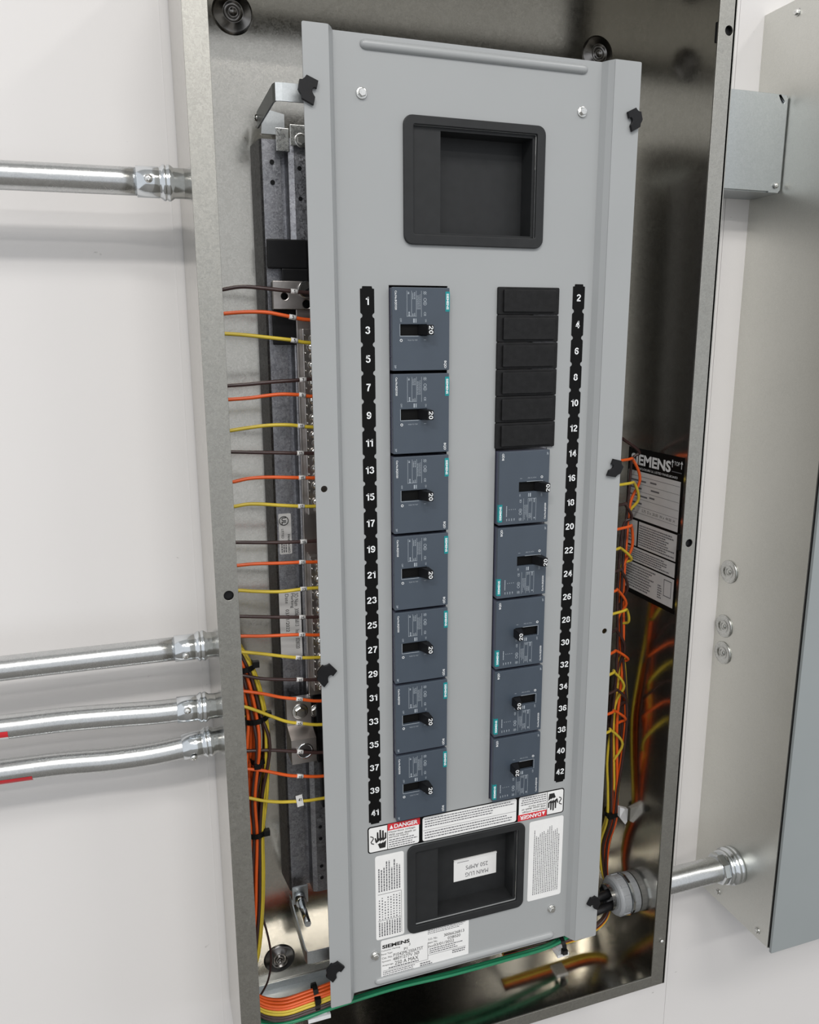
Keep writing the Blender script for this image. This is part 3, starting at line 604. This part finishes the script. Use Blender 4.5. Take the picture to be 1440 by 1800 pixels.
# ------------------------------------------------------------------ wires
WM = {'k': ('wire_brown', 'dark brown'), 'o': ('wire_orange', 'orange'), 'y': ('wire_yellow', 'yellow')}
LEFT_WIRES = {
    1: ('k', [(26.6,819.0), (41.8,821.6), (57.5,821.1), (75.8,819.4), (89.6,818.2), (102.5,817.3)], 90.5),
    3: ('o', [(26.6,798.2), (45.2,799.6), (63.4,799.5), (77.2,797.3), (88.8,795.1), (102.9,792.9)], 88.2),
    5: ('y', [(26.3,780.5), (44.2,779.3), (67.1,776.8), (88.1,774.4), (102.9,772.0)], 89.0),
    7: ('k', [(27.2,734.2), (44.4,735.0), (65.4,736.6), (89.2,737.7), (102.4,738.4)], 95.8),
    9: ('o', [(27.1,721.6), (46.1,722.5), (62.6,724.3), (76.8,725.1), (94.7,723.8), (103.1,722.4)], 94.7),
    11: ('y', [(27.4,693.1), (42.5,694.9), (61.4,696.5), (81.7,696.1), (102.8,693.3)], 92.5),
    13: ('k', [(27.5,673.1), (46.1,671.8), (65.1,670.6), (90.4,668.8), (103.9,668.1)], 91.0),
    15: ('o', [(27.8,645.0), (41.5,647.2), (59.3,647.3), (83.5,645.5), (103.8,644.0)], 91.8),
    17: ('y', [(27.8,621.4), (39.1,622.6), (52.2,621.7), (70.3,619.2), (89.9,616.9), (103.5,615.9)], 90.1),
    19: ('k', [(27.8,586.2), (50.6,584.0), (71.3,582.4), (91.2,581.4), (103.1,580.9)], 91.2),
    21: ('o', [(27.9,563.4), (43.6,563.4), (68.0,561.7), (89.2,560.7), (103.7,559.5)], 89.2),
    23: ('y', [(27.3,538.3), (42.3,535.7), (66.9,532.7), (89.6,533.1), (103.6,532.7)], 89.6),
    25: ('k', [(27.2,511.9), (53.4,508.1), (87.3,503.8), (103.3,502.1)], 87.3),
    27: ('o', [(27.4,491.4), (46.4,489.0), (67.6,487.2), (86.7,485.4), (103.4,482.9)], 86.4),
    29: ('y', [(27.2,474.8), (45.6,470.5), (66.8,464.9), (82.0,461.4), (103.4,458.7)], 82.3),
    31: ('k', [(27.9,449.8), (44.4,444.3), (65.8,440.1), (82.5,437.6), (99.4,435.1)], 82.5),
    33: ('o', [(27.6,433.1), (45.6,427.7), (63.2,421.1), (81.3,416.3), (102.7,410.9)], 81.3),
    35: ('y', [(26.8,416.6), (38.9,410.2), (54.0,401.2), (68.3,393.5), (82.8,389.1), (103.2,384.3)], 80.4),
    37: ('k', [(27.5,368.3), (48.9,365.2), (67.0,361.0), (81.7,357.2), (102.3,352.8)], 80.1),
    39: ('o', [(26.5,348.2), (42.0,343.5), (56.3,337.5), (68.5,332.7), (80.8,329.6), (102.1,325.4)], 79.2),
    41: ('y', [(26.8,315.3), (40.5,309.5), (55.0,305.1), (69.8,302.3), (87.4,300.0), (102.0,299.5)], 77.8),
}
def lerp_table(tab, z):
    for (z0, x0), (z1, x1) in zip(tab, tab[1:]):
        if z >= z1: t = max(0, min(1, (z - z0) / (z1 - z0))); return x0 + (x1 - x0) * t
    return tab[-1][1]
LB = [(900, 7), (508, 8), (478, 24), (450, 30), (405, 38), (370, 39), (315, 34), (268, 33), (175, 27), (120, 20), (70, 17)]
spots = [(0, 0)] + [(4.0 * math.cos(i * PI / 3), 4.0 * math.sin(i * PI / 3)) for i in range(6)] + [(7.8 * math.cos(i * PI / 7 + .2), 7.8 * math.sin(i * PI / 7 + .2)) for i in range(14)]
spots.sort(key=lambda q: q[1])
by_c = {c: [n for n, w in LEFT_WIRES.items() if w[0] == c] for c in 'koy'}; spot_of = {}
for c in 'okkyokoykokoyykoykyoy':
    spot_of[by_c[c].pop(0)] = spots.pop(0)
cnt = {'k': 0, 'o': 0, 'y': 0}
for i, (n, (c, pts, tx)) in enumerate(LEFT_WIRES.items()):
    mat, cname = WM[c]; a, b = spot_of[n]; z0 = pts[0][1]; j = cnt[c]; cnt[c] += 1
    P = [(178, 58, pts[-1][1] - 2), (140, 58, pts[-1][1] - 1)] + [(x, 60, z) for x, z in pts[::-1]]
    yb = lambda q: 72 + 26 * max(0, min(1, (q - 470) / 70))
    P += [(25, 61.2, z0 - 1.5), (23.5, 66, z0 - 14), (20, 78, z0 - 32)] if n == 23 else [(24, 61.2, z0 - .6), (20.5 + a * .1, 65 + b * .1, z0 - 8), (max(5.5, lerp_table(LB, z0 - 26) - 3 + a * .4), yb(z0 - 26) - 2 + b, z0 - 26)]
    z = z0 - 26
    for zz in (540, 500, 450, 405, 370, 315, 268, 220, 175, 120):
        if zz < z - 14:
            sp = {405: 1.15, 370: 1.75, 315: 1.2, 268: .8}.get(zz, 1.0); wob = {370: 5 * math.sin(n * 2.1), 315: 2 * math.sin(n * 1.3)}.get(zz, 0)
            P.append((max(5.5, lerp_table(LB, zz) + a * sp * (1.12 if zz < 490 else .5) + wob), yb(zz) + b * sp, zz))
    dz = {'o': 7.5, 'y': 0.5, 'k': -7}[c] + (j % 2) * 3.4 - 1.7; dy = -8 + (j // 2) * 4.6
    P += [(15 + .3 * (j // 2), 68 + dy * .8, 84 + dz), (26, 64 + dy, 62 + dz), (50, 62 + dy, 51 + dz), (78, 62 + dy, 52 + dz), (104, 62 + dy, 55 + dz), (150, 68 + dy, 58 + dz * .8), (260, 76 + dy, 56 + dz * .6)]
    w = G().tube([Vector((max(4.0, q.x), q.y, q.z)) for q in smooth_path(P, 5)], 1.75, 8).obj('circuit_wire', mat)
    tag(w, f'{cname} wire with the white tag numbered {words(n)}, crossing the left gutter', 'wire', 'wires of the left column')
    k = min(range(len(pts) - 1), key=lambda q: abs((pts[q][0] + pts[q + 1][0]) / 2 - tx)); (x0, za), (x1, zb) = pts[k], pts[k + 1]
    zt = za + (zb - za) * (tx - x0) / (x1 - x0); sl = (zb - za) / (x1 - x0)
    if n == 41:
        s = G().plate(rect(tx - 3.4, tx + 3.4, zt - 4.5, zt + 8.5), [], 57.2, 57.7).rot(.12, (tx, zt)).obj('number_tag', 'white_vinyl', w)
    else:
        s = G().tube([(tx - 3.2, 60, zt - 3.2 * sl), (tx + 3.2, 60, zt + 3.2 * sl)], 2.35, 10).obj('number_tag', 'white_vinyl', w)
    number(str(n), s, tx, 56.9 if n == 41 else 57.5, zt + (3.5 if n == 41 else 0), 3.2, 'black_print')

spotsR = [(0, 0)] + [(3.9 * math.cos(i * PI / 3), 3.9 * math.sin(i * PI / 3)) for i in range(6)] + [(7.6 * math.cos(i * PI / 4 + .2), 7.6 * math.sin(i * PI / 4 + .2)) for i in range(8)]
spotsR.sort(key=lambda q: q[1] - q[0])
nums = {c: [14 + 2 * q for q in range(15) if 'koy'[q % 3] == c] for c in 'koy'}; spot_r = {}
for c in 'okyoykokoykoyky': spot_r[nums[c].pop(0)] = spotsR.pop(0)
cols = ['k', 'o', 'y']; nth = {}
ends = {14: 452, 16: 463, 18: 466, 20: 461, 22: 468, 24: 455, 26: 458, 28: 456, 30: 467, 32: 458, 34: 457, 36: 459, 38: 462, 40: 460, 42: 458}
RB = [(640, 483), (560, 480), (500, 478), (450, 480), (390, 485), (350, 487), (270, 488), (170, 487), (110, 488), (60, 486)]
for i in range(15):
    n = 14 + 2 * i; c = cols[i % 3]; mat, cname = WM[c]; a, b = spot_r[n]; z0 = 813.5 - 25.4 * (n / 2 - 1) + random.uniform(-2, 2); e = ends[n]
    dl = (24, 52, 38, 30, 60)[i % 5]
    j = i // 3; grp = -9 if (i % 2) else 9
    P = [(330, 62, z0 - 6), (380, 60, z0 - 2), (425, 62 + random.uniform(-3, 3), z0 + 2), (e + 2, 72, z0 + 3.5), (e + 12 + a * .5, 80, z0 + 1), (min(496, lerp_table(RB, z0) + 7 + a * .6), 87, z0 - 8 - dl * .3), (lerp_table(RB, z0 - dl) + a * .8, 95 + b * .6, z0 - dl)]
    z = z0 - dl
    for zz in (600, 540, 480, 420, 360, 310, 260, 215, 170, 125):
        if zz < z - 20:
            k = max(0, 1 - abs(zz - 300) / 110.0); yy = 97 + (14 if zz < 150 else 0)
            P.append((min(503.5, lerp_table(RB, zz) + a * .9 + grp * k), yy + b * (.7 + .3 * k), zz))
    rr = 14 + (j + (i % 3) * 1.3) * 3.2
    P += [(490 + a * .5, 112 + b * .6, 85), (484 + rr * .25, 98 + b * .5, 56 - j), (474 + rr * .2, 86 + b * .5, 42 - rr * .35), (452, 82 + b * .6, 33 - rr * .45), (415, 80 + b * .7, 30 - rr * .4), (330, 80 + b * .8, 30 - rr * .3)]
    w = G().tube(smooth_path(P, 5), 1.75, 8).obj('circuit_wire', mat)
    nth[c] = nth.get(c, 0) + 1; od = ['first', 'second', 'third', 'fourth', 'fifth'][nth[c] - 1]
    tag(w, f'{cname} untagged wire bending down the right gutter, {od} {cname} one from the top', 'wire', 'wires of the right column')
for k, (z, y, nm) in enumerate(((40, 54, 'nearest'), (36, 62, 'middle'), (41, 69, 'rearmost'))):
    P = [(8, y + 12, 78 - 5 * k), (14, y + 4, 54 - 4 * k), (34, y, 41 - 3 * k), (66, y, z - 3), (110, y, z + 1), (180, y + 3, z + 1), (250, y + 1, z), (320, y + 3, z - 2), (380, y + 8, z - 6), (415, y + 16, z - 6)]
    tag(G().tube(smooth_path(P, 6), 2.1, 10).obj('ground_wire', 'wire_green'), f'green ground wire along the box bottom under the cover, {nm} of three', 'wire', 'green ground wires')
P = [(30, 80, 205), (33, 84, 170), (41, 92, 128), (45, 96, 92), (41, 96, 62), (30, 92, 46), (18, 84, 44), (11, 78, 48)]
tag(G().tube(smooth_path(P, 7), 1.2, 8).obj('loose_wire', 'wire_brown'), 'thin dark wire looping loose in front of the lower left dimple', 'wire')
# cable ties
def tie(name_label, c, rx, rz, axis, head, w=2.7):
    g = G(); A = Vector(axis).normalized(); e1 = Vector((0, 1, 0)); e2 = A.cross(e1).normalized(); C0 = Vector(c)
    t = thing('cable_tie', c, name_label, 'cable tie', 'black cable ties')
    n = 22; loops = []
    for k in (-1, 1): loops.append([C0 + A * k * w + e1 * math.cos(2 * PI * i / n) * rz + e2 * math.sin(2 * PI * i / n) * rx for i in range(n)])
    vs = [p for lp in loops for p in lp]; out = [C0 + (p - C0) * 1.0 for p in vs]
    inn = [p + ((C0 - p) - A * (C0 - p).dot(A)).normalized() * 1.1 for p in vs]
    V = out + inn; F = []
    for i in range(n):
        q = (i + 1) % n; F += [(i, q, n + q, n + i), (2 * n + i, 3 * n + i, 3 * n + q, 2 * n + q), (i, 2 * n + i, 2 * n + q, q), (n + i, n + q, 3 * n + q, 3 * n + i)]
    G().add(V, F, False).obj('strap', 'tie_black', t)
    h = Vector(head); G().box(h.x - 3.4, h.x + 3.4, h.y - 3, h.y + 3, h.z - 3.2, h.z + 3.2, .6).obj('lock_head', 'tie_black', t)
    return t
tie('black tie around the left bundle just above the wire tagged 31', (28.5, 71, 455), 11.5, 11.5, (0.1, 0, -1), (40, 66, 458))
tie('black tie around the left bundle just below the wire tagged 35', (38, 72, 398), 13, 12.5, (0.1, 0, -1), (50, 66, 402))
tie('black tie around the left bundle between the wires tagged 37 and 39', (39, 72, 352), 9, 11.5, (0.1, 0, -1), (36, 60.5, 350))
tie('black tie around the left bundle below the wire tagged 41', (33, 72, 268), 10, 10.5, (0.05, 0, -1), (43, 67, 268))
tie('black tie around the horizontal bundle at the bottom left', (88, 63, 53), 15.5, 13, (1, 0, 0.05), (88, 50, 60))
tie('black tie on the right bundle at the white clip', (488, 97, 179), 11, 10, (0.05, 0, -1), (479, 87.5, 180))
tie('black tie round the wires at the bottom right corner of the cover', (404, 74, 26), 12, 15, (1, 0, 0), (404, 60, 24))
def mount(label, x0, x1, y0, y1, z0, z1):
    t = thing('tie_mount', ((x0 + x1) / 2, (y0 + y1) / 2, z0), label, 'cable mount', 'white nylon tie mounts')
    G().box(x0, x1, y0, y1, z0, z1, .6).obj('pad', 'white_nylon', t)
    G().box(x0 + 4, x1 - 4, y0 + 3, y1 - 3, z1, z1 + 3, .5).obj('saddle', 'white_nylon', t)
mount('white nylon tie mount on the box bottom, lower left', 78, 104, 58, 82, 24, 29)
mount('white nylon tie mount at the lower right corner of the cover', 396, 412, 62, 80, 14, 18)
t = thing('tie_mount', (495, 92, 164), 'white angled nylon tie mount on the right wire bundle', 'cable mount', 'white nylon tie mounts')
V = [(474, 56, 214), (480, 54, 212), (489, 60, 206), (489, 60, 188), (485, 58, 186), (474, 55, 200), (474, 61, 214), (480, 59, 212), (489, 65, 206), (489, 65, 188), (485, 63, 186), (474, 60, 200)]
G().add([(x + 15.5, y + 27, z - 21) for x, y, z in V], [(0, 1, 2, 3, 4, 5), (11, 10, 9, 8, 7, 6)] + [(i, (i + 1) % 6, 6 + (i + 1) % 6, 6 + i) for i in range(6)]).obj('pad', 'white_nylon', t)

# ------------------------------------------------------------------ conduits on the left
def emt(label, path, screw_ang, sticker=None):
    """3/4 inch tube with a set-screw connector into the box side"""
    ex, ey, ez = path[-1]
    t = thing('conduit', (path[0][0], ey, path[0][2] - 12), label, 'conduit', 'conduits entering the left side of the box')
    P = smooth_path(path, 8)
    G().tube(P, 11.7, 24).obj('tube', 'conduit_zinc', t)
    d = (P[-1] - P[-4]).normalized()
    c = G().lathe([(12.0, 0), (13.1, .2), (13.1, 19), (12.6, 19.6), (14.2, 21.5), (15.2, 23), (15.2, 24.2), (14.0, 25.4), (15.3, 26.6), (15.3, 28.4), (14.2, 30), (12.8, 32), (12.6, 48)], Vector((ex, ey, ez)) - d * 4, d, 28).obj('connector', 'connector_zinc', t)
    sy, sz = -13.0 * math.cos(screw_ang), 13.0 * math.sin(screw_ang)
    inst(PAN, 'set_screw', c, (ex + 6, ey + sy, ez + sz), (-screw_ang, 0, 0), 1.05)
    if sticker is not None:
        k0, k1, a0, a1 = sticker; g = G(); vs = []
        sub = [p for p in P if k0 <= p.x <= k1]
        if sub[-1].x < k1:
            q = next(i for i, p in enumerate(P) if p.x > k1); u = (k1 - P[q - 1].x) / (P[q].x - P[q - 1].x); sub.append(P[q - 1].lerp(P[q], u))
        for mat, b0, b1, rr, nm in (('red_print', a0, a1, 11.85, 'red_sticker'), ('white_vinyl', a1, a1 + .55, 11.85, 'sticker_edge')):
            m = 7; vs = []
            for p in sub:
                vs += [(p.x, p.y - rr * math.cos(b0 + (b1 - b0) * i / m), p.z - rr * math.sin(b0 + (b1 - b0) * i / m)) for i in range(m + 1)]
            G().add(vs, [(i * (m + 1) + k, i * (m + 1) + k + 1, (i + 1) * (m + 1) + k + 1, (i + 1) * (m + 1) + k) for i in range(len(sub) - 1) for k in range(m)], True).obj(nm, mat, t)
    return t
CY = 88
emt('straight galvanized conduit near the top of the wall', [(-900, CY, 905), (-500, CY, 907.5), (-200, CY, 909.5), (-36, CY, 910.5)], 0.05)
emt('straight galvanized conduit, topmost of the lower three', [(-900, CY, 477), (-400, CY, 477), (-200, CY, 477.5), (-32, CY, 476)], -.25)
emt('gently bent galvanized conduit, middle of the lower three, with a short red sticker', [(-900, CY, 434), (-500, CY, 428), (-260, CY, 421.5), (-195, CY, 419), (-140, CY, 417.5), (-90, CY, 414), (-60, CY, 411.5), (-34, CY, 410.5)], .3, (-230, -190, -.05, .5))
emt('bent galvanized conduit, lowest of the lower three, with a long red sticker', [(-900, CY, 376), (-500, CY, 377), (-280, CY, 376), (-195, CY, 374), (-150, CY, 372.5), (-105, CY, 368.5), (-65, CY, 367.5), (-31, CY, 369.5)], -.55, (-260, -174, .3, .95))

# ------------------------------------------------------------------ feeder conduit to the enclosure on the right
t = thing('feeder_conduit', (588, 73, 58), 'short thick galvanized conduit joining the box to the right enclosure', 'conduit')
FZ = 74.5
G().tube([(470, 73, FZ), (672, 73, FZ)], 16.2, 28, caps=False).obj('tube', 'conduit_zinc', t)
G().lathe([(18, 0), (20.5, 1), (20.5, 9), (18, 10)], (640, 73, FZ), (1, 0, 0), 8, False).obj('lock_nut', 'connector_zinc', t)
G().lathe([(18, 0), (22, 1), (23, 4), (21, 6), (21, 8), (24.5, 9), (24.5, 13), (22, 14.5), (24.5, 16), (24.5, 20), (22, 21)], (649, 73, FZ), (1, 0, 0), 32).obj('hub', 'connector_zinc', t)
g = G(); n = 40; pr = [(17.2, 0), (21.6, 0), (23.6, 1.5), (24.4, 4), (24.4, 14), (17.2, 14)]
g.lathe(pr, (478, 73, FZ), (1, 0, 0), n, False)
o = g.obj('bushing', 'bushing_grey', t, label='grey insulating bushing on the conduit end')
g = G()
for k in range(12):
    a = 2 * PI * k / 12; g.box(482.5, 491.5, 73 - 1.8, 73 + 1.8, FZ + 24, FZ + 25.2)
    s0 = len(g.v) - 8; ca, sa = math.cos(a), math.sin(a)
    for i in range(s0, len(g.v)):
        x, y, z = g.v[i]; y -= 73; z -= FZ; g.v[i] = (x, 73 + y * ca - z * sa, FZ + y * sa + z * ca)
g.obj('grip_rib', 'bushing_grey', o, kind='stuff')
G().lathe([(22, 0), (26.2, .3), (26.2, 4), (22, 4.4)], (492.6, 73, FZ), (1, 0, 0), 14, False).obj('lock_ring', 'connector_zinc', t)
G().lathe([(21, 0), (24.6, .3), (24.6, 8.5), (21, 9)], (497.2, 73, FZ), (1, 0, 0), 28, False).obj('sealing_washer', 'bushing_grey', t)
for k, (y, z, nm) in enumerate(((66, 68, 'nearest and lowest'), (74, 80, 'topmost'), (82, 69, 'rearmost'))):
    P = [(640, 73 + (y - 73) * .8, FZ + (z - 74) * .8), (530, 73 + (y - 73) * .9, FZ + (z - 74) * .9), (490, y, z + 1), (455, y - 2, z - 1), (430, y, z - 3), (400, y + 4, z - 4), (300, y + 10, z)]
    tag(G().tube(smooth_path(P, 5), 5.4, 12).obj('feeder_cable', 'wire_black'), f'thick black cable out of the grey bushing, {nm} of three', 'cable', 'black feeder cables')

# ------------------------------------------------------------------ wireway box between panel and enclosure
t = thing('junction_box', (589, 123, 938), 'small square steel junction box between panel and right enclosure', 'junction box')
G().box(508.8, 669.4, 100.5, 147.8, 938, 1042, .8).obj('body', 'zinc_grey', t)
G().plate([(509, 939), (652, 939), (652, 937.6), (665.6, 937.6), (668.4, 941), (668.4, 1039), (666, 1042), (509, 1042)], [[(655.5, 1040.6), (657.6, 1041.4), (664, 1034.6), (663, 1032.2), (660.6, 1032.6)]], 97.6, 100.3, .4).obj('cover_plate', 'zinc_grey', t)
inst(PAN, 'screw', t, (661, 97.6, 945.5), scale=.95)
G().plate(rrect(596, 622, 1042, 1066, 3), [], 140, 142).obj('mounting_ear', 'zinc_bright', t)
G().plate(rrect(655, 667.6, 939.5, 949, 2), [], 100.0, 100.4).obj('corner_tab', 'zinc_grey', t)
inst(HEX, 'screw', t, (608.5, 140, 1054), scale=1.3)

# ------------------------------------------------------------------ enclosure on the right
EX = 670
t = thing('equipment_enclosure', (900, 148, 0), 'large galvanized enclosure with grey front cover at the right edge', 'electrical enclosure')
g = G().box(EX, EX + 1.8, 3, 148, 0, 1140); g.box(EX + 1.8, 1200, 146, 148, 0, 1140); g.box(EX + 1.8, 1200, 3, 146, 0, 1.8); g.box(EX + 1.8, 1200, 3, 146, 1138.2, 1140); g.box(1198, 1200, 3, 146, 1.8, 1138)
g.obj('steel_case', 'zinc_enclosure', t)
G().box(EX + 1.8, EX + 20, 3, 4.6, 1.8, 1138).obj('front_lip', 'dark_steel', t)
G().box(EX + 1.2, 1204, -3.2, .6, -4, 1146, .5).obj('front_cover', 'cover_paint', t)
G().box(EX + 2.2, EX + 4, .6, 3, 0, 1140).obj('gap_shade', 'black_plastic', t)  # added black strip, draws the shaded gap between case and cover
kn = G().lathe([(15.2, 0), (15.4, 1.2), (14.6, 2.0), (8.6, 2.0), (8.0, 1.0), (4.0, .8), (3.6, 2.0), (2.0, 2.8), (0.01, 3.1)], (0, 0, 0), (-1, 0, 0), 32).mesh('knockout_plug', 'zinc_bright')
for y, z in ((129, 473), (130, 397), (128, 360)): inst(kn, 'knockout_plug', t, (EX, y, z))
for y, z in ((98, 14), (22, 11), (97, 1126)): inst(HEX, 'screw', t, (EX, y, z), (0, 0, -PI / 2), .9)
